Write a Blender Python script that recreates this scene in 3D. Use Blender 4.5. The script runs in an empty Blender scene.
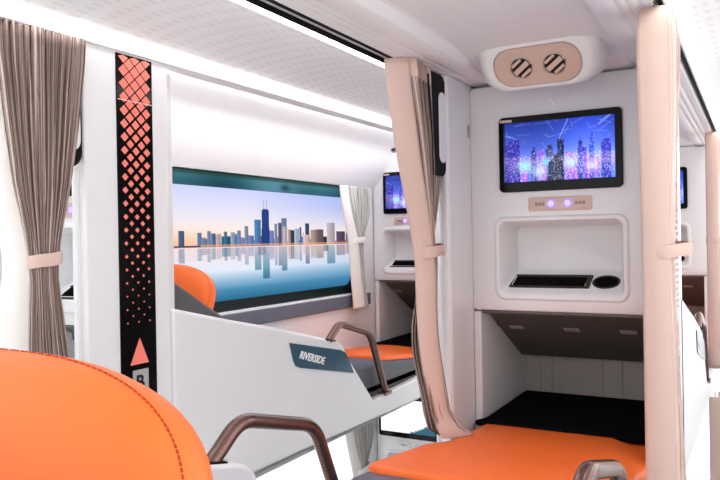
import bpy, bmesh, math, random
import numpy as np
from mathutils import Vector, Matrix

# ---------------------------------------------------------------- camera, light, exposure
scn = bpy.context.scene
H = 1.65                                   # eye height above the floor; all shapes below are given relative to the eye
PITCH_Y = 1.80                             # distance from one sleeper bunk to the next along the coach

def cam_axes(yaw, pitch, roll):
    cy, sy = math.cos(yaw), math.sin(yaw)
    r = Vector((cy, sy, 0)); f = Vector((-sy*math.cos(pitch), cy*math.cos(pitch), math.sin(pitch)))
    u = r.cross(f)
    c, s = math.cos(roll), math.sin(roll)
    return c*r+s*u, -s*r+c*u, f
_r, _u, _f = cam_axes(math.radians(29.18), math.radians(-0.06), math.radians(-1.02))
cam_data = bpy.data.cameras.new('camera')
cam_data.sensor_width = 36.0
cam_data.lens = 36.0*711.8/720.0
cam_data.clip_start = 0.01
cam = bpy.data.objects.new('camera', cam_data)
cam.matrix_world = Matrix(((_r.x, _u.x, -_f.x, 0), (_r.y, _u.y, -_f.y, 0), (_r.z, _u.z, -_f.z, H), (0, 0, 0, 1)))
scn.collection.objects.link(cam)
scn.camera = cam

world = bpy.data.worlds.new('daylight'); scn.world = world
world.use_nodes = True
bg = world.node_tree.nodes['Background']
bg.inputs['Color'].default_value = (0.97, 0.98, 1.0, 1)
bg.inputs['Strength'].default_value = 1.7
LED_STRENGTH = 8.0
COVE_STRENGTH = 40.0
BUNK_LAMP_W = 2.2

scn.view_settings.view_transform = 'Standard'
scn.view_settings.look = 'None'
scn.view_settings.exposure = 0.27
scn.view_settings.gamma = 1.0
scn.view_settings.use_curve_mapping = False

# ---------------------------------------------------------------- materials
def srgb(r, g, b):
    def f(c):
        c /= 255.0
        return c/12.92 if c <= 0.04045 else ((c+0.055)/1.055)**2.4
    return (f(r), f(g), f(b), 1.0)

def mat(name, col, rough=0.5, metal=0.0, noise=0.0, nscale=30.0, bump=0.0, bscale=200.0, spec=0.5, coat=0.0):
    m = bpy.data.materials.new(name); m.use_nodes = True
    nt = m.node_tree; p = nt.nodes['Principled BSDF']
    p.inputs['Roughness'].default_value = rough
    p.inputs['Metallic'].default_value = metal
    p.inputs['Specular IOR Level'].default_value = spec
    p.inputs['Coat Weight'].default_value = coat
    tc = nt.nodes.new('ShaderNodeTexCoord')
    n = nt.nodes.new('ShaderNodeTexNoise'); n.inputs['Scale'].default_value = nscale; n.inputs['Detail'].default_value = 4
    nt.links.new(tc.outputs['Object'], n.inputs['Vector'])
    mx = nt.nodes.new('ShaderNodeMix'); mx.data_type = 'RGBA'
    mx.inputs['A'].default_value = tuple(c*(1-noise) for c in col[:3])+(1,)
    mx.inputs['B'].default_value = tuple(min(1, c*(1+noise)) for c in col[:3])+(1,)
    nt.links.new(n.outputs['Fac'], mx.inputs['Factor'])
    nt.links.new(mx.outputs['Result'], p.inputs['Base Color'])
    if bump > 0:
        n2 = nt.nodes.new('ShaderNodeTexNoise'); n2.inputs['Scale'].default_value = bscale; n2.inputs['Detail'].default_value = 3
        nt.links.new(tc.outputs['Object'], n2.inputs['Vector'])
        b = nt.nodes.new('ShaderNodeBump'); b.inputs['Strength'].default_value = bump; b.inputs['Distance'].default_value = 0.002
        nt.links.new(n2.outputs['Fac'], b.inputs['Height']); nt.links.new(b.outputs['Normal'], p.inputs['Normal'])
    return m

def emis(name, col, strength):
    m = bpy.data.materials.new(name); m.use_nodes = True
    nt = m.node_tree; nt.nodes.remove(nt.nodes['Principled BSDF'])
    e = nt.nodes.new('ShaderNodeEmission'); e.inputs['Color'].default_value = col; e.inputs['Strength'].default_value = strength
    nt.links.new(e.outputs[0], nt.nodes['Material Output'].inputs['Surface'])
    return m

def picture_mat(name, strength, gloss=0.0):
    """a lit picture whose colours are stored point by point in the mesh"""
    m = bpy.data.materials.new(name); m.use_nodes = True
    nt = m.node_tree; p = nt.nodes['Principled BSDF']
    a = nt.nodes.new('ShaderNodeAttribute'); a.attribute_name = 'Col'
    p.inputs['Base Color'].default_value = (0.01, 0.01, 0.012, 1)
    p.inputs['Roughness'].default_value = 0.25
    p.inputs['Specular IOR Level'].default_value = gloss
    nt.links.new(a.outputs['Color'], p.inputs['Emission Color'])
    p.inputs['Emission Strength'].default_value = strength
    return m

def stripe_mat(name, dark, mid, light, n):
    m = bpy.data.materials.new(name); m.use_nodes = True
    nt = m.node_tree; p = nt.nodes['Principled BSDF']; p.inputs['Roughness'].default_value = 0.9
    p.inputs['Specular IOR Level'].default_value = 0.15
    uv = nt.nodes.new('ShaderNodeUVMap'); sep = nt.nodes.new('ShaderNodeSeparateXYZ')
    nt.links.new(uv.outputs['UV'], sep.inputs[0])
    mu = nt.nodes.new('ShaderNodeMath'); mu.operation = 'MULTIPLY'; mu.inputs[1].default_value = n
    nt.links.new(sep.outputs['X'], mu.inputs[0])
    fr = nt.nodes.new('ShaderNodeMath'); fr.operation = 'FRACT'; nt.links.new(mu.outputs[0], fr.inputs[0])
    cr = nt.nodes.new('ShaderNodeValToRGB'); cr.color_ramp.interpolation = 'CONSTANT'
    el = cr.color_ramp.elements
    el[0].position = 0; el[0].color = mid; el[1].position = 0.16; el[1].color = light
    for pos, c in ((0.27, mid), (0.42, dark), (0.52, mid), (0.66, light), (0.72, dark), (0.8, mid), (0.93, dark)):
        e = el.new(pos); e.color = c
    nt.links.new(fr.outputs[0], cr.inputs[0]); nt.links.new(cr.outputs[0], p.inputs['Base Color'])
    return m

def dot_ceiling_mat():
    m = bpy.data.materials.new('perforated_ceiling'); m.use_nodes = True
    nt = m.node_tree; p = nt.nodes['Principled BSDF']; p.inputs['Roughness'].default_value = 0.45
    tc = nt.nodes.new('ShaderNodeTexCoord'); sep = nt.nodes.new('ShaderNodeSeparateXYZ')
    nt.links.new(tc.outputs['Object'], sep.inputs[0])
    outs = []
    for ax, k in (('X', 2*math.pi/0.021), ('Y', 2*math.pi/0.052)):
        mu = nt.nodes.new('ShaderNodeMath'); mu.operation = 'MULTIPLY'; mu.inputs[1].default_value = k
        nt.links.new(sep.outputs[ax], mu.inputs[0])
        s = nt.nodes.new('ShaderNodeMath'); s.operation = 'SINE'; nt.links.new(mu.outputs[0], s.inputs[0]); outs.append(s)
    a = nt.nodes.new('ShaderNodeMath'); a.operation = 'MINIMUM'
    nt.links.new(outs[0].outputs[0], a.inputs[0]); nt.links.new(outs[1].outputs[0], a.inputs[1])
    cr = nt.nodes.new('ShaderNodeValToRGB')
    cr.color_ramp.elements[0].position = 0.0; cr.color_ramp.elements[0].color = (0.86, 0.87, 0.88, 1)
    cr.color_ramp.elements[1].position = 0.35; cr.color_ramp.elements[1].color = (0.76, 0.78, 0.80, 1)
    nt.links.new(a.outputs[0], cr.inputs[0]); nt.links.new(cr.outputs[0], p.inputs['Base Color'])
    return m

WHITE = mat('white_plastic', (0.82, 0.82, 0.83, 1), 0.32, noise=0.015)
CEIL = mat('ceiling_white', (0.84, 0.82, 0.82, 1), 0.4, noise=0.01)
PERF = dot_ceiling_mat()
WELL = mat('foot_well_grey', srgb(176, 174, 170), 0.55, noise=0.04)
WELL_DARK = mat('foot_well_dark', srgb(98, 102, 100), 0.6, noise=0.05)
BLACK = mat('black_plastic', (0.008, 0.008, 0.009, 1), 0.25, noise=0.1)
GLOSSB = mat('black_gloss', (0.003, 0.003, 0.0035, 1), 0.15, noise=0.1, spec=0.15)
RUBBER = mat('black_rubber', (0.004, 0.004, 0.004, 1), 0.6, noise=0.1, spec=0.15)
BROWN = mat('dark_brown_tray', (0.022, 0.012, 0.009, 1), 0.45, noise=0.1, spec=0.2)
DEEP = mat('tray_lining', (0.003, 0.0025, 0.0025, 1), 0.9, noise=0.1, spec=0.05)
BRONZE = mat('bronze_tube', srgb(124, 97, 90), 0.20, metal=0.85, noise=0.03)
CHROME = mat('chrome', (0.75, 0.74, 0.72, 1), 0.12, metal=1.0)
PINKMETAL = mat('rose_gold_plate', srgb(214, 186, 174), 0.42, metal=0.15, noise=0.03)
SAND = mat('beige_vent_plate', srgb(206, 176, 162), 0.55, noise=0.02)
ORANGE = mat('orange_leather', srgb(255, 116, 46), 0.46, noise=0.02, bump=0.12, bscale=420, spec=0.35)
THREAD = mat('orange_thread', srgb(178, 62, 18), 0.8)
GREYV = mat('grey_vinyl', srgb(84, 85, 88), 0.5, noise=0.03, bump=0.08)
GREYBLUE = mat('slate_vinyl', srgb(88, 91, 108), 0.5, noise=0.03, bump=0.08)
DARKPAD = mat('black_felt', (0.004, 0.004, 0.0045, 1), 0.95, noise=0.2, bump=0.3, spec=0.05)
BEIGE = mat('beige_lining', srgb(212, 184, 173), 0.85, noise=0.03, bump=0.15, bscale=600, spec=0.2)
PALE = mat('pale_lining', srgb(236, 232, 228), 0.85, noise=0.02, bump=0.15, bscale=600, spec=0.2)
STRIPE = stripe_mat('striped_curtain', srgb(104, 88, 84), srgb(158, 138, 130), srgb(202, 184, 174), 34)
PALEPINK = stripe_mat('plain_pleats', srgb(206, 182, 172), srgb(224, 200, 190), srgb(234, 214, 206), 12)
PALESTRIPE = stripe_mat('pale_curtain', srgb(150, 148, 144), srgb(188, 186, 182), srgb(212, 210, 206), 14)
CORAL = mat('coral_print', srgb(255, 132, 116), 0.5, noise=0.01)
PEACH = mat('peach_line', srgb(255, 196, 180), 0.4)
GREYPLATE = mat('grey_plate', srgb(172, 170, 176), 0.4, noise=0.02)
TEAL = mat('teal_badge', srgb(52, 86, 106), 0.18, noise=0.03)
LETTER = mat('white_lettering', (0.9, 0.9, 0.9, 1), 0.5)
SILL = mat('window_sill_grey', srgb(98, 104, 118), 0.45, noise=0.03)
RIM = mat('window_rim_black', (0.006, 0.012, 0.012, 1), 0.3, noise=0.2, spec=0.2)
FLOORM = mat('floor_vinyl', srgb(196, 194, 192), 0.4, noise=0.04, nscale=60)
LED = emis('led_white', (1.0, 0.955, 0.93, 1), LED_STRENGTH)
COVE = emis('cove_led', (0.96, 0.98, 1.0, 1), COVE_STRENGTH)
VIOLET = emis('violet_ring', srgb(120, 90, 255), 2.2)
ICON = emis('pale_violet', srgb(205, 196, 255), 1.1)
SKYPIC = picture_mat('skyline_print', 0.88)
CITYPIC = picture_mat('city_display', 1.35)
OFFPIC = picture_mat('reflection_display', 1.0)

# ---------------------------------------------------------------- helpers
C = scn.collection
WLOC = {}

def tagset(o, label=None, cat=None, group=None, kind=None):
    if label: o['label'] = label
    if cat: o['category'] = cat
    if group: o['group'] = group
    if kind: o['kind'] = kind
    return o

def thing(name, label, cat, base, group=None):
    o = bpy.data.objects.new(name, None); C.objects.link(o)
    o.empty_display_size = 0.05
    o.location = (base[0], base[1], base[2]+H)
    WLOC[o.name] = Vector(o.location)
    return tagset(o, label, cat, group)

def obj(name, bm, m, parent=None, bevel=0.0, seg=2, angle=32, base=None):
    me = bpy.data.meshes.new(name)
    bmesh.ops.recalc_face_normals(bm, faces=bm.faces[:])
    if parent is not None: loc = WLOC[parent.name]
    else:
        if base is None:
            xs = [v.co for v in bm.verts]
            base = ((min(v.x for v in xs)+max(v.x for v in xs))/2, (min(v.y for v in xs)+max(v.y for v in xs))/2, min(v.z for v in xs))
        loc = Vector((base[0], base[1], base[2]+H))
    for v in bm.verts: v.co = v.co + Vector((0, 0, H)) - loc
    bm.to_mesh(me); bm.free()
    mats = m if isinstance(m, (list, tuple)) else [m]
    for q in mats: me.materials.append(q)
    me.polygons.foreach_set('use_smooth', [True]*len(me.polygons))
    me.set_sharp_from_angle(angle=math.radians(angle))
    o = bpy.data.objects.new(name, me); C.objects.link(o)
    if parent is not None: o.parent = parent; WLOC[o.name] = Vector(loc)
    else: o.location = loc; WLOC[o.name] = Vector(loc)
    if bevel > 0:
        b = o.modifiers.new('bevel', 'BEVEL'); b.width = bevel; b.segments = seg; b.limit_method = 'ANGLE'; b.angle_limit = math.radians(35)
        b.harden_normals = False
    return o

def struct(name, bm, m, bevel=0.0, **k):
    return tagset(obj(name, bm, m, None, bevel, **k), kind='structure')

def copy_tree(o, d, label=None, group=None, parent=None):
    c = o.copy(); C.objects.link(c)
    if parent is not None: c.parent = parent
    else:
        c.location = Vector(o.location)+Vector(d)
    WLOC[c.name] = WLOC[o.name]+Vector(d)
    for ch in list(o.children): copy_tree(ch, d, None, None, c)
    if label: c['label'] = label
    if group: c['group'] = group
    return c

def nb(): return bmesh.new()

def box(bm, x0, x1, y0, y1, z0, z1):
    vs = [bm.verts.new((x, y, z)) for x in (x0, x1) for y in (y0, y1) for z in (z0, z1)]
    for f in ((0, 1, 3, 2), (4, 6, 7, 5), (0, 4, 5, 1), (2, 3, 7, 6), (0, 2, 6, 4), (1, 5, 7, 3)):
        bm.faces.new([vs[i] for i in f])
    return bm

def prism(bm, poly, axis, a, b):
    """poly: 2-D outline, extruded along axis ('x': poly is (y,z); 'y': poly is (x,z); 'z': poly is (x,y))"""
    def P(p, t):
        return {'x': (t, p[0], p[1]), 'y': (p[0], t, p[1]), 'z': (p[0], p[1], t)}[axis]
    A = [bm.verts.new(P(p, a)) for p in poly]; B = [bm.verts.new(P(p, b)) for p in poly]
    n = len(poly)
    bm.faces.new(A); bm.faces.new(B[::-1])
    for i in range(n): bm.faces.new((A[i], A[(i+1) % n], B[(i+1) % n], B[i]))
    return bm

def loft(bm, loops, cap0=True, cap1=True, closed=True):
    R = [[bm.verts.new(p) for p in L] for L in loops]
    n = len(R[0])
    for k in range(len(R)-1):
        for i in range(n if closed else n-1):
            j = (i+1) % n
            bm.faces.new((R[k][i], R[k][j], R[k+1][j], R[k+1][i]))
    if cap0: bm.faces.new(R[0][::-1])
    if cap1: bm.faces.new(R[-1])
    return bm

def rr2(x0, x1, y0, y1, r, n=6):
    pts = []
    r = min(r, (x1-x0)/2*0.999, (y1-y0)/2*0.999)
    for cx, cy, a0 in ((x1-r, y1-r, 0), (x0+r, y1-r, 90), (x0+r, y0+r, 180), (x1-r, y0+r, 270)):
        for k in range(n+1):
            a = math.radians(a0+90*k/n); pts.append((cx+r*math.cos(a), cy+r*math.sin(a)))
    return pts

def rrY(x0, x1, z0, z1, r, y, n=6): return [(p[0], y, p[1]) for p in rr2(x0, x1, z0, z1, r, n)]

def smooth_path(pts, rads, n=6):
    """round the corners of a polyline"""
    out = [Vector(pts[0])]
    for i in range(1, len(pts)-1):
        p0, p, p1 = Vector(pts[i-1]), Vector(pts[i]), Vector(pts[i+1])
        r = rads[i-1] if isinstance(rads, (list, tuple)) else rads
        a = p+(p0-p).normalized()*r; b = p+(p1-p).normalized()*r
        for k in range(n+1):
            t = k/n; out.append(a*(1-t)**2+p*2*t*(1-t)+b*t*t)
    out.append(Vector(pts[-1]))
    return out

def tube(bm, pts, r, seg=12, flat=1.0, up=(1, 0, 0), caps=True, closed=False):
    """sweep a (possibly flattened) circle: radius r along 'up', r*flat across it"""
    pts = [Vector(p) for p in pts]; loops = []
    n = len(pts)
    for i, p in enumerate(pts):
        if closed: t = (pts[(i+1) % n]-pts[i-1]).normalized()
        else: t = (pts[min(i+1, n-1)]-pts[max(i-1, 0)]).normalized()
        u = Vector(up); u = (u-t*u.dot(t)).normalized(); v = t.cross(u)
        loops.append([p+u*r*math.cos(2*math.pi*k/seg)+v*r*flat*math.sin(2*math.pi*k/seg) for k in range(seg)])
    if closed:
        loops.append(loops[0])
        loft(bm, loops, False, False); bmesh.ops.remove_doubles(bm, verts=bm.verts[:], dist=1e-6)
    else: loft(bm, loops, caps, caps)
    return bm

def disc_stack(bm, c, axis, prof, seg=24):
    """surface of revolution about 'axis' through c; prof = [(radius, offset)]"""
    ax = Vector(axis).normalized(); u = ax.orthogonal().normalized(); v = ax.cross(u); c = Vector(c)
    loft(bm, [[c+ax*h+(u*math.cos(2*math.pi*k/seg)+v*math.sin(2*math.pi*k/seg))*r for k in range(seg)] for r, h in prof])
    return bm

def picture(name, m, parent, P, W, Hh, img, base=None):
    """flat picture: P(s,t) -> point, img[row(top first), col] colours 0-255"""
    nx, ny = img.shape[1], img.shape[0]
    co = np.zeros((ny*nx, 3)); k = 0
    loc = WLOC[parent.name] if parent is not None else Vector((base[0], base[1], base[2]+H))
    for j in range(ny):
        for i in range(nx):
            p = P(i/(nx-1), 1-j/(ny-1)); co[k] = (p[0]-loc.x, p[1]-loc.y, p[2]+H-loc.z); k += 1
    idx = np.arange(ny*nx).reshape(ny, nx)
    f = np.stack([idx[:-1, :-1], idx[1:, :-1], idx[1:, 1:], idx[:-1, 1:]], -1).reshape(-1, 4)
    me = bpy.data.meshes.new(name); me.from_pydata(co.tolist(), [], f.tolist())
    a = me.color_attributes.new('Col', 'FLOAT_COLOR', 'POINT')
    c = np.clip(img.reshape(-1, 3)/255.0, 0, 1)
    lin = np.where(c <= 0.04045, c/12.92, ((c+0.055)/1.055)**2.4)
    a.data.foreach_set('color', np.concatenate([lin, np.ones((len(lin), 1))], 1).astype(np.float32).ravel())
    me.materials.append(m)
    o = bpy.data.objects.new(name, me); C.objects.link(o)
    if parent is not None: o.parent = parent
    else: o.location = loc
    WLOC[o.name] = Vector(loc)
    return o

def lettering(name, text, size, m, parent, origin, xdir, ydir, shear=0.0, bold=0.0, depth=0.0006, spacing=1.0):
    cu = bpy.data.curves.new(name, 'FONT'); cu.body = text; cu.size = size; cu.shear = shear; cu.offset = bold
    cu.extrude = depth; cu.space_character = spacing; cu.align_x = 'CENTER'; cu.align_y = 'CENTER'
    t = bpy.data.objects.new(name+'_t', cu); C.objects.link(t)
    dg = bpy.context.evaluated_depsgraph_get()
    me = bpy.data.meshes.new_from_object(t.evaluated_get(dg)); me.name = name
    bpy.data.objects.remove(t)
    x = Vector(xdir).normalized(); y = Vector(ydir).normalized(); z = x.cross(y)
    M = Matrix(((x.x, y.x, z.x, 0), (x.y, y.y, z.y, 0), (x.z, y.z, z.z, 0), (0, 0, 0, 1)))
    M.translation = Vector(origin)+Vector((0, 0, H))-WLOC[parent.name]
    me.transform(M); me.materials.clear(); me.materials.append(m)
    o = bpy.data.objects.new(name, me); C.objects.link(o); o.parent = parent; WLOC[o.name] = WLOC[parent.name]
    return o

rng = np.random.default_rng(7)
random.seed(7)

# ---------------------------------------------------------------- structure: floor, walls, ceilings
struct('floor', box(nb(), -1.64, 1.2, -0.6, 5.3, -1.70, -1.65), FLOORM)

WX = -1.58                                 # inner face of the coach side wall
WIN_Y0, WIN_Y1, WIN_Z0, WIN_Z1 = 1.20, 2.86, -0.241, 0.236
DZ = -1.03                                 # lower deck
def wall_slab(bm, y0, y1, z0, z1): box(bm, WX-0.05, WX, y0, y1, z0, z1)
bm = nb()
wall_slab(bm, -0.6, WIN_Y0, -1.65, 0.50); wall_slab(bm, WIN_Y1, 5.3, -1.65, 0.50)
wall_slab(bm, WIN_Y0, WIN_Y1, WIN_Z1, 0.50)
wall_slab(bm, WIN_Y0, WIN_Y1, WIN_Z1+DZ, WIN_Z0)
wall_slab(bm, WIN_Y0, WIN_Y1, -1.65, WIN_Z0+DZ)
struct('wall_left', bm, WHITE)

bm = nb(); box(bm, 0.36, 0.40, -0.6, 5.3, -1.65, -0.30); box(bm, 0.36, 0.40, -0.6, 5.3, 0.36, 0.50)  # unseen panels added to keep outside light off the right aisle ceiling
struct('daylight_block_right', bm, WHITE)

# sloped duct above the side window and the ceiling over the window bunks
bm = nb()
prof = [(-1.150, 0.412), (-1.152, 0.402), (-1.20, 0.402), (-1.204, 0.404), (-1.206, 0.424), (-1.30, 0.420), (-1.40, 0.406), (-1.445, 0.390), (-1.462, 0.372),
        (-1.50, 0.325), (-1.54, 0.270), (-1.572, 0.236), (-1.60, 0.236), (-1.60, 0.47), (-1.150, 0.47)]
prism(bm, prof, 'y', -0.6, 5.3)
struct('ceiling', bm, CEIL)
bm = nb()                                  # underside of the upper deck over the lower window bunk
prism(bm, [(p[0], p[1]+DZ-0.012) for p in prof[5:-2]]+[(-1.60, -0.63), (-1.17, -0.63)], 'y', 1.2, 5.0)
struct('ceiling_lower', bm, CEIL)

# dropped ceiling over the middle bunks: ribbed edge mouldings and a raised field
def ceil_profile():
    L = [(-0.712, 0.47), (-0.712, 0.414), (-0.705, 0.405)]
    for k in range(3):
        x = -0.69+0.018*k; L += [(x, 0.404), (x+0.006, 0.4065), (x+0.012, 0.404)]
    L += [(-0.622, 0.405), (-0.606, 0.408), (-0.600, 0.411), (-0.594, 0.434), (-0.588, 0.438), (-0.572, 0.438)]
    R = [(-0.86-p[0], p[1]) for p in L[::-1]]
    return L+R
bm = nb(); prism(bm, ceil_profile(), 'y', -0.6, 5.0); struct('ceiling_middle', bm, CEIL)
def recess_end(y0, y1):
    """the raised field runs down to the level of the console top"""
    bm = nb()
    prism(bm, [(y0, 0.455), (y0, 0.4378), (y0+0.10, 0.433), (y0+0.22, 0.423), (y0+0.30, 0.409), (y1, 0.401), (y1, 0.455)], 'x', -0.610, -0.250)
    return bm
for y in (1.44, 1.44+PITCH_Y): struct('trim_1' if y < 2 else 'trim_2', recess_end(y, y+0.40), CEIL, bevel=0.012, seg=3)

# aisle ceilings, perforated panels between the light strips
for nm, x0, x1 in (('ceiling_left_aisle', -1.150, -0.742), ('ceiling_right_aisle', -0.118, 0.33)):
    n = 10; poly = []
    for k in range(n+1):
        t = k/n; poly.append((x0+(x1-x0)*t, 0.422+0.020*math.sin(math.pi*t)))
    poly += [(x1, 0.47), (x0, 0.47)]
    struct(nm, prism(nb(), poly, 'y', -0.6, 5.3), PERF, angle=60)

# ---------------------------------------------------------------- light strips (in the cornice of each aisle)
def strip(x0, x1, z0, z1, label, m=LED):
    bm = nb()
    prism(bm, [(x0, z0), (x1, z0), (x1, z1), (x0, z1)], 'y', -0.55, 5.2)
    return tagset(obj('light_strip', bm, m), label, 'light strip', 'strip lights along the aisle ceilings')
strip(-1.150, -1.137, 0.417, 0.4215, 'white light strip above the post and the window side curtains')
strip(-1.2085, -1.2065, 0.405, 0.421, 'white cove light strip hidden behind the valance above the skyline window bunk', COVE)
strip(-0.788, -0.766, 0.417, 0.4215, 'white light strip across the left aisle beside the dark curtain track')
strip(-0.137, -0.118, 0.416, 0.4205, 'white light strip over the right aisle beside the near right curtain')
strip(0.31, 0.33, 0.417, 0.4215, 'white light strip on the far right side of the right aisle ceiling')

# ---------------------------------------------------------------- curtain tracks
def track(x0, x1, label, zb=0.414):
    bm = nb()
    box(bm, x0, x1, -0.55, 5.2, zb+0.020, zb+0.024)
    box(bm, x0, x0+0.004, -0.55, 5.2, zb, zb+0.02); box(bm, x1-0.004, x1, -0.55, 5.2, zb, zb+0.02)
    mid = (x0+x1)/2
    box(bm, mid-0.004, mid+0.004, -0.55, 5.2, zb+0.006, zb+0.012)
    return tagset(obj('curtain_track', bm, RUBBER), label, 'curtain track', 'curtain tracks over the middle bunks')
track(-0.764, -0.714, 'dark curtain track in the ceiling along the left side of the middle bunks')
track(-0.148, -0.138, 'dark curtain track in the ceiling along the right side of the middle bunks', 0.405)

# ---------------------------------------------------------------- consoles with screens
def city_image():
    W, Hh = 168, 96
    im = np.zeros((Hh, W, 3)); Y, X = np.mgrid[0:Hh, 0:W]; v = 1-Y/(Hh-1); u = X/(W-1)
    top = np.array([34, 52, 150]); mid = np.array([92, 122, 240]); low = np.array([150, 150, 255])
    t = np.clip((v-0.35)/0.65, 0, 1)[..., None]
    im[:] = mid*(1-t)+top*t
    g = np.exp(-((v-0.33)/0.16)**2)[..., None]; im = im*(1-0.55*g)+low*0.55*g
    im *= (0.85+0.3*np.exp(-((u-0.78)/0.25)**2))[..., None]
    def line(u0, v0, u1, v1, a):
        n = 120; seen = set()
        for k in range(n):
            s = k/n; i = int((u0+(u1-u0)*s)*(W-1)); j = int((1-(v0+(v1-v0)*s))*(Hh-1))
            if 0 <= i < W and 0 <= j < Hh and (i, j) not in seen: seen.add((i, j)); im[j, i] = im[j, i]*(1-a)+np.array([180, 210, 255])*a
    for k in range(26):
        u0 = rng.random(); v0 = 0.62+0.38*rng.random(); ang = rng.random()*6.28; L = 0.05+0.14*rng.random()
        line(u0, v0, u0+L*math.cos(ang), v0+L*math.sin(ang)*1.4, 0.22)
    line(0.60, 0.98, 0.52, 0.68, 0.5); line(0.97, 0.99, 0.87, 0.86, 0.5); line(0.0, 0.80, 0.13, 0.72, 0.4)
    def bld(u0, u1, vt, col, lights, base=0.0, taper=0.0):
        for i in range(int(u0*W), int(u1*W)):
            s = abs((i/W-(u0+u1)/2)/((u1-u0)/2)); h = vt-taper*s*s
            for j in range(int((1-h)*Hh), Hh):
                c = np.array(col, float)*(0.8+0.4*rng.random())
                if rng.random() < lights: c = c+np.array([120, 120, 150])*rng.random()
                im[max(j, 0), i] = c
    for k in range(22):
        u0 = rng.random()*0.95; bld(u0, u0+0.02+0.03*rng.random(), 0.22+0.18*rng.random(), (90+60*rng.random(), 70+40*rng.random(), 180+50*rng.random()), 0.3)
    bld(0.02, 0.16, 0.66, (40, 36, 128), 0.12); bld(0.05, 0.15, 0.70, (48, 44, 140), 0.1)
    bld(0.26, 0.31, 0.58, (40, 44, 120), 0.2, taper=0.1); bld(0.33, 0.38, 0.52, (110, 80, 190), 0.3)
    bld(0.40, 0.46, 0.60, (34, 44, 86), 0.3, taper=0.08); bld(0.50, 0.56, 0.66, (16, 26, 62), 0.25)
    bld(0.68, 0.725, 0.66, (40, 50, 140), 0.2, taper=0.12); bld(0.71, 0.76, 0.52, (60, 54, 170), 0.3)
    bld(0.785, 0.825, 0.74, (54, 70, 190), 0.2, taper=0.10); bld(0.885, 0.97, 0.62, (46, 50, 160), 0.15, taper=0.05)
    bld(0.57, 0.66, 0.44, (120, 80, 190), 0.4)
    low_m = np.clip((0.42-v)/0.42, 0, 1)
    for k in range(900):
        i = int(rng.random()*W); j = int((1-0.42*rng.random()**0.8)*(Hh-1))
        c = [(255, 190, 150), (240, 130, 220), (200, 220, 255), (150, 240, 230), (255, 255, 255)][int(rng.random()*5)]
        a = 0.35+0.5*rng.random(); im[j, i] = im[j, i]*(1-a)+np.array(c)*a
    hz = (np.exp(-((v-0.30)/0.10)**2)*(0.25+0.3*np.sin(u*9)**2))[..., None]
    im = im*(1-0.6*hz)+np.array([245, 190, 240])*0.6*hz
    for (uu, vv, s, c) in ((0.2, 0.25, 0.06, (130, 240, 235)), (0.33, 0.16, 0.07, (205, 225, 255)), (0.41, 0.3, 0.05, (120, 220, 250)), (0.62, 0.28, 0.06, (170, 240, 255)), (0.8, 0.2, 0.06, (230, 220, 255))):
        g = np.exp(-(((u-uu)/s)**2+((v-vv)/(s*1.4))**2))[..., None]; im = im*(1-0.7*g)+np.array(c)*0.7*g
    bld(0.42, 0.55, 0.36, (20, 28, 52), 0.35, taper=0.06); bld(0.47, 0.53, 0.42, (34, 40, 50), 0.45)
    im[:, :3] *= 0.6
    return np.clip(im, 0, 255)
CITY = city_image()
def reflection_image():  # white reflection on the switched-off lower screen, painted as a glowing picture
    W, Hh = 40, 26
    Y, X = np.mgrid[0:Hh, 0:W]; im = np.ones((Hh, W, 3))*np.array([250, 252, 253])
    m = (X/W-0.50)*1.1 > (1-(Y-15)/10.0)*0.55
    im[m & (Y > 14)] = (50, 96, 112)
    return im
REFLECTION_IMG = reflection_image()

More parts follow.
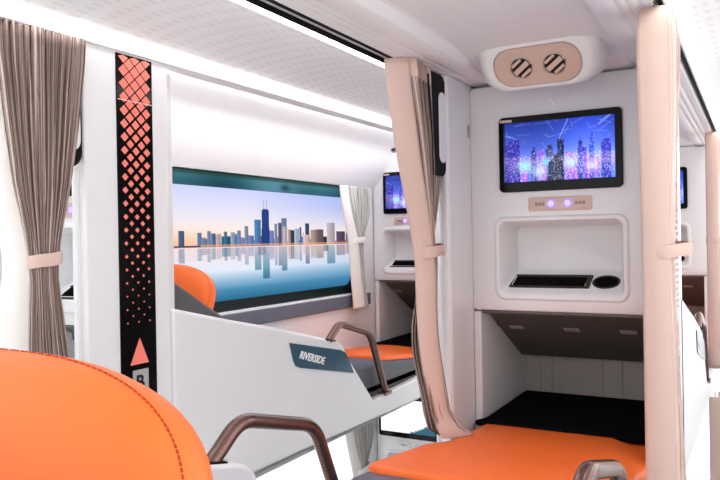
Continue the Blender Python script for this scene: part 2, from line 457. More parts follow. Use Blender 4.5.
def make_console(cx, py, label, img, pm, w=0.238, sx=0.0, k=1.0, dep=0.125, plain=False):
    t = thing('console', label, 'screen console', (cx, py+0.21, -0.56))
    # housing: one moulded shell with the recessed shelf
    bm = nb()
    nx0, nx1, nz0, nz1 = cx-0.169*k, cx+0.161*k, -0.163, 0.050
    loops = [rrY(cx-w, cx+w, -0.195, 0.398, 0.012, py+dep), rrY(cx-w, cx+w, -0.195, 0.398, 0.012, py+0.016),
             rrY(cx-w+0.004, cx+w-0.004, -0.191, 0.394, 0.012, py+0.004), rrY(cx-w+0.014, cx+w-0.014, -0.181, 0.384, 0.014, py),
             rrY(nx0-0.002, nx1+0.002, nz0-0.002, nz1+0.002, 0.026, py), rrY(nx0+0.003, nx1-0.003, nz0+0.003, nz1-0.003, 0.024, py-0.006),
             rrY(nx0+0.011, nx1-0.011, nz0+0.012, nz1-0.010, 0.020, py-0.006), rrY(nx0+0.015, nx1-0.015, nz0+0.022, nz1-0.014, 0.018, py+0.002)]
    # shelf floor rises towards the back
    back = rrY(nx0+0.028, nx1-0.026, -0.096, nz1-0.024, 0.014, py+dep-0.018)
    back2 = rrY(nx0+0.036, nx1-0.034, -0.088, nz1-0.032, 0.012, py+dep-0.012)
    loft(bm, loops+[back, back2], True, True)
    obj('housing', bm, WHITE, t, angle=40)
    bm = nb()                              # faint relief mark above the monitor
    for q in ([(-0.026, 0.350), (-0.020, 0.350), (-0.004, 0.328), (-0.008, 0.324)], [(-0.002, 0.330), (0.003, 0.330), (0.022, 0.352), (0.006, 0.350)], [(0.008, 0.341), (0.030, 0.354), (0.026, 0.344), (0.014, 0.338)]):
        prism(bm, [(cx+a_, b_) for a_, b_ in q], 'y', py-0.0016, py+0.002)
    obj('relief_mark', bm, WHITE, t, bevel=0.0008)
    # monitor
    bm = nb(); mx0, mx1, mz0, mz1 = cx+sx-0.153, cx+sx+0.152, 0.114, 0.307
    loft(bm, [rrY(mx0, mx1, mz0, mz1, 0.012, py+0.004), rrY(mx0, mx1, mz0, mz1, 0.012, py-0.007), rrY(mx0+0.002, mx1-0.002, mz0+0.002, mz1-0.002, 0.011, py-0.010)])
    mon = obj('monitor', bm, GLOSSB, t)
    dx0, dx1, dz0, dz1 = mx0+0.014, mx1-0.017, mz0+0.025, mz1-0.017
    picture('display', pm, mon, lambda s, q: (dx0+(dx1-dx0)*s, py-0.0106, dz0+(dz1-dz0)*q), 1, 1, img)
    bm = nb()
    loft(bm, [rrY(mx0+0.004, mx0+0.036, dz1+0.003, dz1+0.010, 0.003, py-0.0100), rrY(mx0+0.004, mx0+0.036, dz1+0.003, dz1+0.010, 0.003, py-0.0108)])
    obj('sticker', bm, PINKMETAL, mon)
    # switch plate
    bm = nb(); bx0, bx1, bz0, bz1 = cx-0.079, cx+0.078, 0.063, 0.0985
    loft(bm, [rrY(bx0, bx1, bz0, bz1, 0.006, py+0.002), rrY(bx0, bx1, bz0, bz1, 0.006, py-0.003), rrY(bx0+0.002, bx1-0.002, bz0+0.002, bz1-0.002, 0.005, py-0.004)])
    pl = obj('switch_plate', bm, WHITE if plain else PINKMETAL, t)
    for s in (-1, 1):
        bm = nb(); c = (cx-0.001+0.0205*s, py-0.004, 0.081)
        disc_stack(bm, c, (0, -1, 0), [(0.0105, 0), (0.0105, 0.0012), (0.0095, 0.0018)], 20)
        b = obj('touch_button', bm, GREYPLATE if plain else VIOLET, pl)
        bm = nb()
        disc_stack(bm, c, (0, -1, 0), [(0.0078, 0.0017), (0.0078, 0.0022)], 20)
        bmesh.ops.translate(bm, verts=bm.verts[:], vec=(0, -0.0001, 0))
        # the pale icon lies on the ring; it belongs to the same button
        me = b.data
        bm2 = bmesh.new(); bm2.from_mesh(me)
        off = Vector((0, 0, H))-WLOC[t.name]
        vs = {}
        for v in bm.verts: vs[v] = bm2.verts.new(v.co+off)
        for f in bm.faces:
            nf = bm2.faces.new([vs[v] for v in f.verts]); nf.material_index = 1
        bm2.to_mesh(me); bm2.free(); bm.free(); me.materials.append(WHITE if plain else ICON)
        bm = nb()                          # small diamonds engraved beside the buttons
        for q_ in range(3):
            x = cx+s*0.050+0.0085*(q_-1); z = 0.081
            for (a, bb) in (((0, 1), (1, 0)), ((1, 0), (0, -1)), ((0, -1), (-1, 0)), ((-1, 0), (0, 1))):
                rr = 0.0042; r2 = 0.0024
                q = [(x+a[0]*rr, z+a[1]*rr*1.2), (x+bb[0]*rr, z+bb[1]*rr*1.2), (x+bb[0]*r2, z+bb[1]*r2*1.2), (x+a[0]*r2, z+a[1]*r2*1.2)]
                prism(bm, q, 'y', py-0.0046, py-0.0036)
        obj('diamond_motif', bm, BROWN, pl)
    # tray insert and cup holder on the rising shelf floor
    def shelf(x, v):                       # v 0 at the front, 1 at the back
        return Vector((x, py+0.012+v*(dep-0.037), -0.138+v*0.0395))
    nrm = Vector((0, -0.41, 0.91))
    def shelf_rr(x0, x1, v0, v1, r, h):
        out = []
        for p in rr2(x0, x1, v0*0.1, v1*0.1, r):
            vv = p[1]/0.1
            out.append(shelf(cx+p[0]*k, vv)+nrm*h)
        return out
    bm = nb()
    loft(bm, [shelf_rr(-0.149, 0.062, 0.10, 0.84, 0.004, -0.004), shelf_rr(-0.149, 0.062, 0.10, 0.84, 0.004, 0.003), shelf_rr(-0.139, 0.052, 0.20, 0.76, 0.003, 0.003), shelf_rr(-0.137, 0.050, 0.22, 0.74, 0.003, 0.0005)])
    tr = obj('tray_insert', bm, BROWN, t)
    bm = nb(); loft(bm, [shelf_rr(-0.136, 0.049, 0.23, 0.73, 0.003, 0.0005), shelf_rr(-0.136, 0.049, 0.23, 0.73, 0.003, 0.0012)])
    obj('tray_lining', bm, DEEP, tr)
    def shelf_el(rx, rv, h):
        return [shelf(cx+0.0985*k+rx*k*math.cos(2*math.pi*q/28), 0.47+rv*math.sin(2*math.pi*q/28))+nrm*h for q in range(28)]
    bm = nb(); loft(bm, [shelf_el(0.0335, 0.36, -0.004), shelf_el(0.0335, 0.36, 0.003), shelf_el(0.0295, 0.305, 0.003), shelf_el(0.029, 0.295, 0.0005)])
    cu = obj('cup_holder', bm, BROWN, t)
    bm = nb(); loft(bm, [shelf_el(0.0285, 0.29, 0.0005), shelf_el(0.0285, 0.29, 0.0012)])
    obj('cup_lining', bm, DEEP, cu)
    # foot well under the shelf
    for s in (-1, 1):
        a, b = (cx-w+0.004, cx-w+0.024) if s < 0 else (cx+w-0.024, cx+w-0.004)
        bm = nb(); prism(bm, [(py+0.004, -0.556), (py+0.004, -0.197), (py+0.10, -0.197), (py+0.37, -0.345), (py+0.43, -0.352), (py+0.43, -0.556)], 'x', a, b)
        obj('well_side', bm, WHITE, t, bevel=0.004)
    wi = w-0.024
    bm = nb()
    box(bm, cx-wi, cx+wi, py+0.405, py+0.43, -0.556, -0.36)
    for x in (-0.165, -0.13, 0.02, 0.075): box(bm, cx+x*k-0.002, cx+x*k+0.002, py+0.401, py+0.406, -0.55, -0.37)
    obj('well_back', bm, WELL, t, bevel=0.001)
    bm = nb()
    prism(bm, [(py+0.006, -0.193), (py+0.010, -0.202), (py+0.06, -0.206), (py+0.36, -0.364), (py+0.43, -0.368), (py+0.43, -0.355), (py+0.37, -0.347), (py+0.10, -0.197)], 'x', cx-wi, cx+wi)
    hood = obj('well_hood', bm, WELL_DARK, t, bevel=0.006)
    for x in (-0.16, -0.01, 0.135):
        bm = nb()
        y = py+0.145; z = -0.206-(y-py-0.06)*0.5267
        prism(bm, [(y-0.010, z+0.0035), (y+0.010, z-0.007), (y+0.009, z-0.0085), (y-0.011, z+0.002)], 'x', cx+x*k-0.020, cx+x*k+0.020)
        obj('slot_cover', bm, GREYPLATE, hood)
    return t

con = make_console(-0.43, 1.80, 'white screen console at the foot of the near middle bunk, lit city screen fully in view', CITY, CITYPIC)
con['group'] = 'screen consoles'
LDX, LDY = -0.945, 1.11
GC = 'screen consoles'
con['label'] = 'white near middle screen console, city screen fully in view'
lc = make_console(-1.385, 2.95, 'white screen console past the skyline window, half hidden behind the tied beige curtain', CITY, CITYPIC, 0.193, 0.022, 0.86, 0.105)
lc['group'] = GC
copy_tree(lc, (0, -PITCH_Y-0.015, 0), 'white screen console glimpsed between the left striped curtain and the post', GC)
copy_tree(con, (0, PITCH_Y, 0), 'white screen console seen small in the gap beside the right curtain', GC)
low = make_console(-1.385, 2.95, 'white lower deck screen console with white reflection painted on its switched-off screen, below the window bunk', REFLECTION_IMG, OFFPIC, 0.193, -0.022, 0.86, 0.105, True)
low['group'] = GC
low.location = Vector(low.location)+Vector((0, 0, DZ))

# ---------------------------------------------------------------- partition posts with printed diamond panels
def make_post(xf, s, y0, y1, label, letter=True):
    """xf: aisle face, s: +1 when that face looks towards +X"""
    xi = xf-s*0.030
    t = thing('partition_post', label, 'post', ((xf+xi)/2, (y0+y1)/2, -1.65), 'white partition posts')
    bm = nb(); box(bm, min(xf, xi), max(xf, xi), y0, y1, -1.65, 0.405)
    obj('panel', bm, WHITE, t, bevel=0.005, seg=3)
    bm = nb(); box(bm, *sorted((xi+s*0.002, xf-s*0.016)), y0-0.010, y0+0.006, -1.65, 0.403)
    obj('edge_strip', bm, LETTER, t, bevel=0.003)
    py0, py1 = y0+0.082, y0+0.182
    bm = nb()
    box(bm, *sorted((xf-0.001*s, xf+0.0025*s)), py0, py1, -0.46, 0.398)
    led = obj('printed_panel', bm, GLOSSB, t, bevel=0.001)
    bm = nb()
    ym = (py0+py1)/2; zt = 0.392; pv = 0.0280; px = 0.0310
    def rhomb(y, z, k):
        hy, hz = px*0.5*k, pv*0.5*k*1.02
        q = [(y, z+hz), (y+hy, z), (y, z-hz), (y-hy, z)]
        q = [(a, min(b, 0.396)) for a, b in q]
        prism(bm, q, 'x', xf+0.0024*s, xf+0.0032*s)
    row = 0; z = zt
    while z > -0.175:
        px_y = 90+(0.385-z)/0.0279*13.0
        k = max(0.13, min(0.86, 0.86-0.76*(px_y-105)/225.0))
        k = k**0.92
        offs = (-1, 0, 1) if row % 2 == 0 else (-0.5, 0.5)
        for o in offs: rhomb(ym+o*px, z, k)
        row += 1; z -= pv/2
    obj('diamond_pattern', bm, CORAL, led)
    bm = nb(); prism(bm, [(ym-0.026, -0.258), (ym+0.026, -0.258), (ym+0.001, -0.202)], 'x', xf+0.0024*s, xf+0.0032*s)
    obj('triangle_mark', bm, CORAL, led)
    bm = nb(); box(bm, *sorted((xf+0.0024*s, xf+0.0034*s)), py0+0.002, py1-0.002, 0.3005, 0.3025)
    obj('joint_line', bm, PEACH, led)
    bm = nb(); box(bm, *sorted((xf+0.0024*s, xf+0.0040*s)), ym-0.020, ym+0.024, -0.345, -0.270)
    pl = obj('seat_plate', bm, GREYPLATE, led, bevel=0.001)
    if letter:
        lettering('letter', 'B', 0.042, BLACK, pl, (xf+0.0042*s, ym-0.001, -0.298), (0, s, 0), (0, 0, 1), bold=0.0012)
    # black rounded plate with a pale insert at the front edge
    xm = xf-s*0.007 if s > 0 else xi+s*0.010
    bm = nb(); prism(bm, rr2(y0-0.115, y0-0.003, 0.150, 0.398, 0.030, 6), 'x', *sorted((xm-0.006, xm+0.006)))
    gp = obj('grab_plate', bm, RUBBER, t, bevel=0.003)
    bm = nb(); prism(bm, rr2(y0-0.050, y0-0.008, 0.183, 0.355, 0.020, 6), 'x', *sorted((xm-0.0085, xm+0.0085)))
    obj('pale_insert', bm, WHITE, gp, bevel=0.002)
    bm = nb()
    loft(bm, [[(xi-s*0.0005, y0+0.138+0.008*math.cos(a), 0.281+0.018*math.sin(a)) for a in [2*math.pi*k/20 for k in range(20)]],
              [(xi-s*0.002, y0+0.138+0.008*math.cos(a), 0.281+0.018*math.sin(a)) for a in [2*math.pi*k/20 for k in range(20)]]])
    obj('oval_cap', bm, GREYPLATE, t)
    return t

make_post(-1.16, 1, 0.965, 1.196, 'white post with the black coral diamond panel in front of the skyline window')
make_post(-0.695, -1, 1.650, 1.925, 'white post on the left edge of the near middle console behind the tied curtain', letter=False)
p = make_post(-0.165, 1, 1.650, 1.925, 'white post on the right edge of the near middle console behind the right curtain')
make_post(-1.16, 1, 0.965+PITCH_Y, 1.205+PITCH_Y, 'white post of the window row seen beyond the tied beige curtain')

# ---------------------------------------------------------------- bunk side panels with badge and grab rail
def make_guard(xf, s, py, label, text=True, rz=-0.006):
    """xf aisle face; profile in y relative to the console front py"""
    xi = xf-s*0.032
    t = thing('bunk_guard', label, 'bunk side panel', ((xf+xi)/2, py-0.86, -0.625), 'white bunk side panels')
    top = [(-1.712, -0.148), (-1.51, -0.196), (-1.30, -0.242), (-1.10, -0.292), (-0.985, -0.320)]
    corner = [(-0.962, -0.330), (-0.945, -0.347), (-0.930, -0.372)]
    poly = top+corner+[(-0.762, -0.545), (-0.748, -0.553), (-0.30, -0.541), (-0.01, -0.541), (-0.01, -0.628), (-0.5, -0.625), (-1.712, -0.600)]
    bm = nb(); prism(bm, [(py+a, b) for a, b in poly], 'x', *sorted((xf, xi)))
    g = obj('panel', bm, WHITE, t, bevel=0.009, seg=3)
    # badge
    q = [(-1.255, -0.289), (-0.973, -0.350), (-0.945, -0.362), (-0.925, -0.385), (-0.893, -0.437), (-1.205, -0.368), (-1.225, -0.360), (-1.236, -0.344)]
    bm = nb(); prism(bm, [(py+a, b) for a, b in q], 'x', *sorted((xf-0.0005*s, xf+0.003*s)))
    bd = obj('badge', bm, TEAL, t, bevel=0.001)
    if text:
        sl = Vector((0, 0.161, -0.048)) if s > 0 else Vector((0, -0.161, 0.048))
        lettering('lettering', 'RIVERSIDE', 0.0305, LETTER, bd, (xf+0.0034*s, py-1.142, -0.3495), sl, Vector((s, 0, 0)).cross(sl), shear=0.26, bold=0.0008, spacing=1.0)
    # grab rail
    xm = xf-s*0.012
    pts = smooth_path([(xm, py-1.030, -0.314+rz), (xm, py-0.958, -0.262+rz), (xm, py-0.752, -0.318+rz), (xm, py-0.645, -0.548)], [0.03, 0.04], 8)
    bm = nb(); tube(bm, pts, 0.0125, 14, 0.95)
    rl = obj('grab_rail', bm, BRONZE, t, angle=60)
    bm = nb(); prism(bm, [(py-1.055, -0.303), (py-1.005, -0.3145), (py-1.005, -0.319), (py-1.055, -0.309)], 'x', xm-0.017, xm+0.017)
    obj('rail_foot', bm, RUBBER, rl, bevel=0.002)
    bm = nb(); box(bm, xm-0.017, xm+0.017, py-0.672, py-0.622, -0.556, -0.546)
    obj('rail_foot', bm, BRONZE, rl, bevel=0.002)
    return t
gl = make_guard(-1.16, 1, 1.80+LDY, 'white window bunk side panel with teal badge and bronze grab rail, left of the aisle')
gm = make_guard(-0.695, -1, 1.80, 'white near middle bunk side panel with bronze grab rail behind the big orange headrest', text=True)
gr = make_guard(-0.165, 1, 1.80, 'white side panel right of the near middle bunk, its rail at the bottom picture edge', rz=-0.010)
copy_tree(gr, (0, PITCH_Y, 0), 'white bunk side panel sloping down between the two right hand curtains', 'white bunk side panels')

# ---------------------------------------------------------------- sleeper seats
def ftop(y):                               # cushion height along the near middle bunk
    P = [(0.60, -0.435), (0.95, -0.420), (1.15, -0.422), (1.45, -0.458), (1.66, -0.5005), (2.3, -0.5005)]
    for (a, za), (b, zb) in zip(P, P[1:]):
        if y <= b: return za+(zb-za)*max(0, (y-a))/(b-a)
    return P[-1][1]
def pad(bm, x0, x1, y0, y1, r, z0f, z1f, edge, narrow=1.0):
    """cushion: rounded plan outline, rounded upper edge, height follows the bunk"""
    def outline(ins):
        pts = []
        base = rr2(x0+ins, x1-ins, y0+ins, y1-ins, max(r-ins, 0.004), 6)
        n = len(base)
        for i in range(n):
            a, b = base[i], base[(i+1) % n]
            m = 24 if abs(a[1]-b[1]) > 0.2 or abs(a[0]-b[0]) > 0.2 else 1
            for k in range(m):
                px_, py_ = a[0]+(b[0]-a[0])*k/m, a[1]+(b[1]-a[1])*k/m
                fac = 1-(1-narrow)*min(1, max(0, (py_-1.72)/0.06))
                pts.append(((x0+x1)/2+(px_-(x0+x1)/2)*fac, py_))
        return pts
    L = [[(p[0], p[1], z0f(p[1])) for p in outline(0.0)], [(p[0], p[1], z1f(p[1])-edge) for p in outline(0.0)]]
    for ins, dz in ((edge*0.25, 0.35), (edge*0.8, 0.08), (edge*1.6, 0.0)): L.append([(p[0], p[1], z1f(p[1])-edge*dz) for p in outline(ins)])
    # follow the slope inside as well: shrink the outline in steps towards the middle
    xm, ym = (x0+x1)/2, (y0+y1)/2
    for f in (0.12, 0.25, 0.4, 0.55, 0.7, 0.85, 0.97):
        L.append([(xm+(p[0]-xm)*(1-f), ym+(p[1]-ym)*(1-f), z1f(ym+(p[1]-ym)*(1-f))+0.001*min(1, f*2)) for p in outline(edge*1.6)])
    loft(bm, L, True, True)
    return bm
def make_seat(cx, label, hw=0.231, wi=0.211, hz=0.0, hx=0.0):
    t = thing('sleeper_seat', label, 'sleeper seat', (cx, 1.25, -0.56), 'orange and grey sleeper seats')
    bm = nb(); pad(bm, cx-hw, cx+hw, 0.60, 2.19, 0.03, lambda y: -0.555, lambda y: ftop(y)-0.012, 0.016, wi/hw)
    obj('seat_cushion', bm, GREYBLUE, t, angle=50)
    bm = nb(); box(bm, cx-hw-0.001, cx+hw+0.001, 0.62, 1.77, -0.560, -0.515); box(bm, cx-wi+0.001, cx+wi-0.001, 1.76, 2.19, -0.560, -0.515)
    prism(bm, [(1.02, -0.545), (1.02, -0.446), (1.15, -0.450), (1.45, -0.487), (1.70, -0.520), (1.70, -0.545)], 'x', cx-hw-0.001, cx-hw+0.02)
    prism(bm, [(1.02, -0.545), (1.02, -0.446), (1.15, -0.450), (1.45, -0.487), (1.70, -0.520), (1.70, -0.545)], 'x', cx+hw-0.02, cx+hw+0.001)
    obj('seat_base', bm, GREYV, t, bevel=0.006)
    bm = nb(); pad(bm, cx-hw+0.001, cx+hw-0.001, 1.165, 2.19, 0.045, lambda y: ftop(y)-0.016, lambda y: ftop(y), 0.010, wi/hw)
    obj('leg_cushion', bm, ORANGE, t, angle=50)
    # reclined backrest with raised side wings
    bm = nb()
    prism(bm, [(0.135, -0.105), (0.35, -0.225), (0.55, -0.345), (0.66, -0.41), (0.74, -0.440), (0.74, -0.550), (0.55, -0.550), (0.54, -0.345), (0.50, -0.332), (0.46, -0.330), (0.20, -0.190), (0.135, -0.185)], 'x', cx-hw+0.014, cx+hw-0.014)
    obj('backrest', bm, GREYV, t, bevel=0.02, seg=3)
    for s in (-1, 1):
        bm = nb()
        prism(bm, [(0.135, -0.091), (0.33, -0.203), (0.50, -0.30), (0.62, -0.40), (0.62, -0.50), (0.55, -0.50), (0.54, -0.38), (0.46, -0.37), (0.20, -0.25), (0.135, -0.25)], 'x', *sorted((cx+s*hw, cx+s*(hw-0.03))))
        obj('side_wing', bm, GREYV, t, bevel=0.008, seg=3)
    # headrest: upright rounded cushion
    ctr = Vector((cx-0.008+hx, 0.268, -0.166+hz)); nrm = Vector((0, -0.93, 0.36)).normalized(); up = Vector((0, 0.36, 0.93)).normalized(); up = (up-nrm*up.dot(nrm)).normalized(); ax = Vector((1, 0, 0))
    a, b = 0.190, 0.102
    def sup(ang, k, n=2.7):
        c, s_ = math.cos(ang), math.sin(ang)
        return ax*(a*k*math.copysign(abs(c)**(2/n), c))+up*(b*k*math.copysign(abs(s_)**(2/n), s_))
    N = 56; loops = []
    prof = [(0.05, 0.062), (0.35, 0.060), (0.62, 0.054), (0.84, 0.044), (0.94, 0.0345), (0.978, 0.0225), (0.985, 0.0195), (0.990, 0.0185), (0.998, 0.009), (1.0, -0.004), (0.985, -0.022), (0.93, -0.038), (0.75, -0.052), (0.45, -0.060), (0.05, -0.062)]
    for k, h in prof: loops.append([ctr+sup(2*math.pi*i/N, k)+nrm*h*0.6 for i in range(N)])
    bm = nb(); loft(bm, loops)
    hr = obj('headrest', bm, ORANGE, t, angle=70)
    bm = nb()
    M = 190
    for i in range(M):                     # stitches along the seam
        p0 = ctr+sup(2*math.pi*i/M, 0.985)+nrm*0.0119; p1 = ctr+sup(2*math.pi*(i+0.68)/M, 0.985)+nrm*0.0119
        if (p1-p0).length > 1e-4: tube(bm, [p0, p1], 0.0007, 6, 1.0, up=nrm)
    obj('stitching', bm, THREAD, hr)
    return t
seat = make_seat(-0.43, 'near middle sleeper seat, large orange headrest in the bottom left foreground')
ws = make_seat(-1.385, 'window sleeper seat behind the teal badge panel, orange headrest below the skyline', 0.189, 0.166, 0.011, 0.004)
ws.location = Vector(ws.location)+Vector((0, LDY, 0))
copy_tree(seat, (0, PITCH_Y, 0), 'far middle sleeper seat beyond the right curtain, mostly hidden', 'orange and grey sleeper seats')

# black foot mat lying in the near foot well
def foot_mat(cx, py, x_front, x_in, label):
    bm = nb()
    prism(bm, [(cx-x_front, py-0.028), (cx+x_in, py-0.020), (cx+x_in, py+0.385), (cx-x_in, py+0.385), (cx-x_in, py+0.02), (cx-x_in-0.004, py-0.002)], 'z', -0.4940, -0.478)
    tagset(obj('foot_mat', bm, DARKPAD, bevel=0.006, seg=3), label, 'mat', 'black foot mats')
foot_mat(-0.43, 1.80, 0.226, 0.208, 'black padded mat lying on the orange cushion inside the near foot well')
foot_mat(-1.385, 2.94, 0.176, 0.163, 'black padded mat in the far foot well past the skyline window')

# decks that carry the bunks
for k, (x0, x1, y0, y1) in enumerate(((-1.578, -1.194, 1.25, 4.95), (-0.662, -0.198, 0.2, 2.30), (-0.662, -0.198, 2.32, 4.95))):
    bm = nb(); box(bm, x0, x1, y0, y1, -0.625, -0.561)
    struct('deck_%d' % (k+1) if False else 'trim_%d' % (k+3), bm, WHITE)

# ---------------------------------------------------------------- air vent pod above the near console
def make_vent_pod():
    t = thing('air_vent_pod', 'white ceiling pod with beige plate and two round vents above the near screen', 'air vent', (-0.43, 1.60, 0.34))
    c = Vector((-0.430, 1.603, 0.386)); n = Vector((0, -0.80, -0.60)); v = Vector((0, -0.60, 0.80)); u = Vector((1, 0, 0))
    def R(x0, x1, z0, z1, r, h): return [c+u*p[0]+v*p[1]+n*h for p in [(q[0]*0.95, q[1]*0.95) for q in rr2(x0, x1, z0, z1, r, 8)]]
    bm = nb()
    loft(bm, [R(-0.150, 0.150, -0.080, 0.090, 0.05, -0.07), R(-0.146, 0.146, -0.074, 0.085, 0.055, -0.03), R(-0.132, 0.132, -0.062, 0.070, 0.056, -0.006), R(-0.122, 0.122, -0.055, 0.062, 0.054, 0.0), R(-0.106, 0.106, -0.0505, 0.0505, 0.046, 0.0), R(-0.104, 0.104, -0.049, 0.049, 0.045, -0.006)])
    obj('housing', bm, CEIL, t, angle=50)
    bm = nb(); loft(bm, [R(-0.1035, 0.1035, -0.0485, 0.0485, 0.045, -0.008), R(-0.1035, 0.1035, -0.0485, 0.0485, 0.045, -0.001), R(-0.101, 0.101, -0.046, 0.046, 0.043, 0.001)])
    obj('vent_plate', bm, SAND, t)
    for cx in (-0.034, 0.041):
        o = c+u*cx+n*0.001
        bm = nb(); disc_stack(bm, o, n, [(0.0265, -0.002), (0.0265, 0.003), (0.0245, 0.0048), (0.0228, 0.003), (0.0222, 0.0005)], 28)
        ring = obj('vent', bm, CHROME, t, angle=50)
        bm = nb(); disc_stack(bm, o, n, [(0.0222, 0.0006), (0.0222, 0.0012)], 28)
        obj('vent_throat', bm, BROWN, ring)
        d = (u*0.80+v*0.60).normalized(); e = n.cross(d).normalized()
        bm = nb()
        for k, ww in ((-0.0160, 0.0034), (0.0, 0.0058), (0.0160, 0.0034)):
            L = math.sqrt(max(0.0215**2-k*k, 1e-6))
            q = [o+e*(k-ww)+d*L*0.96, o+e*(k+ww)+d*L*0.96, o+e*(k+ww)-d*L*0.96, o+e*(k-ww)-d*L*0.96]
            loft(bm, [[p+n*0.001 for p in q], [p+n*0.0065 for p in q]])
        obj('louvre', bm, PINKMETAL, ring, bevel=0.001)
    return t
make_vent_pod()

# small round reading lamp above the far window console
t = thing('reading_lamp', 'small round reading lamp above the far window console', 'lamp', (-1.415, 2.85, 0.39))
bm = nb(); disc_stack(bm, (-1.415, 2.855, 0.401), (0.5, -1, -0.35), [(0.016, -0.012), (0.016, 0.008), (0.012, 0.012)], 20); obj('lamp_ring', bm, CHROME, t)
bm = nb(); disc_stack(bm, (-1.415, 2.855, 0.401), (0.5, -1, -0.35), [(0.009, 0.0122), (0.008, 0.015)], 20); obj('lens', bm, BROWN, t)

# ---------------------------------------------------------------- skyline window
t = bm = None
BUILD = [(1.663, 1.688, 0.036, (70, 95, 130)), (1.749, 1.769, 0.029, (90, 130, 165)), (1.766, 1.795, 0.01, (120, 130, 160)), (1.795, 1.812, 0.035, (110, 140, 170)), (1.817, 1.838, 0.027, (80, 105, 150)), (1.839, 1.863, 0.025, (190, 170, 175)), (1.865, 1.915, 0.018, (20, 95, 130)), (1.88, 1.896, 0.033, (60, 110, 150)), (1.915, 1.937, 0.031, (150, 165, 185)), (1.936, 1.954, 0.019, (90, 110, 160)), (1.95, 1.971, 0.038, (110, 140, 180)), (1.971, 1.993, 0.012, (130, 130, 180)), (1.991, 2.011, 0.053, (120, 140, 175)), (2.01, 2.045, 0.02, (110, 130, 190)), (2.046, 2.085, 0.076, (70, 130, 185)), (2.093, 2.135, 0.112, (20, 55, 120)), (2.068, 2.116, 0.018, (90, 90, 140)), (2.135, 2.166, 0.037, (130, 130, 190)), (2.167, 2.186, 0.063, (100, 150, 180)), (2.192, 2.212, 0.066, (100, 80, 100)), (2.212, 2.247, 0.085, (110, 130, 170)), (2.221, 2.251, 0.052, (190, 180, 190)), (2.257, 2.28, 0.041, (170, 140, 140)), (2.275, 2.298, 0.039, (30, 60, 70)), (2.298, 2.33, 0.045, (170, 185, 205)), (2.333, 2.35, 0.051, (60, 110, 170)), (2.375, 2.406, 0.066, (50, 70, 110)), (2.36, 2.409, 0.022, (220, 190, 190)), (2.414, 2.458, 0.041, (175, 150, 140)), (2.458, 2.512, 0.043, (110, 90, 95)), (2.513, 2.549, 0.014, (40, 45, 60)), (2.538, 2.602, 0.071, (190, 180, 185)), (2.614, 2.688, 0.036, (90, 75, 100)), (2.695, 2.752, 0.029, (120, 100, 120))]
PY0, PY1, PZ0, PZ1 = 1.24, 2.80, -0.225, 0.186
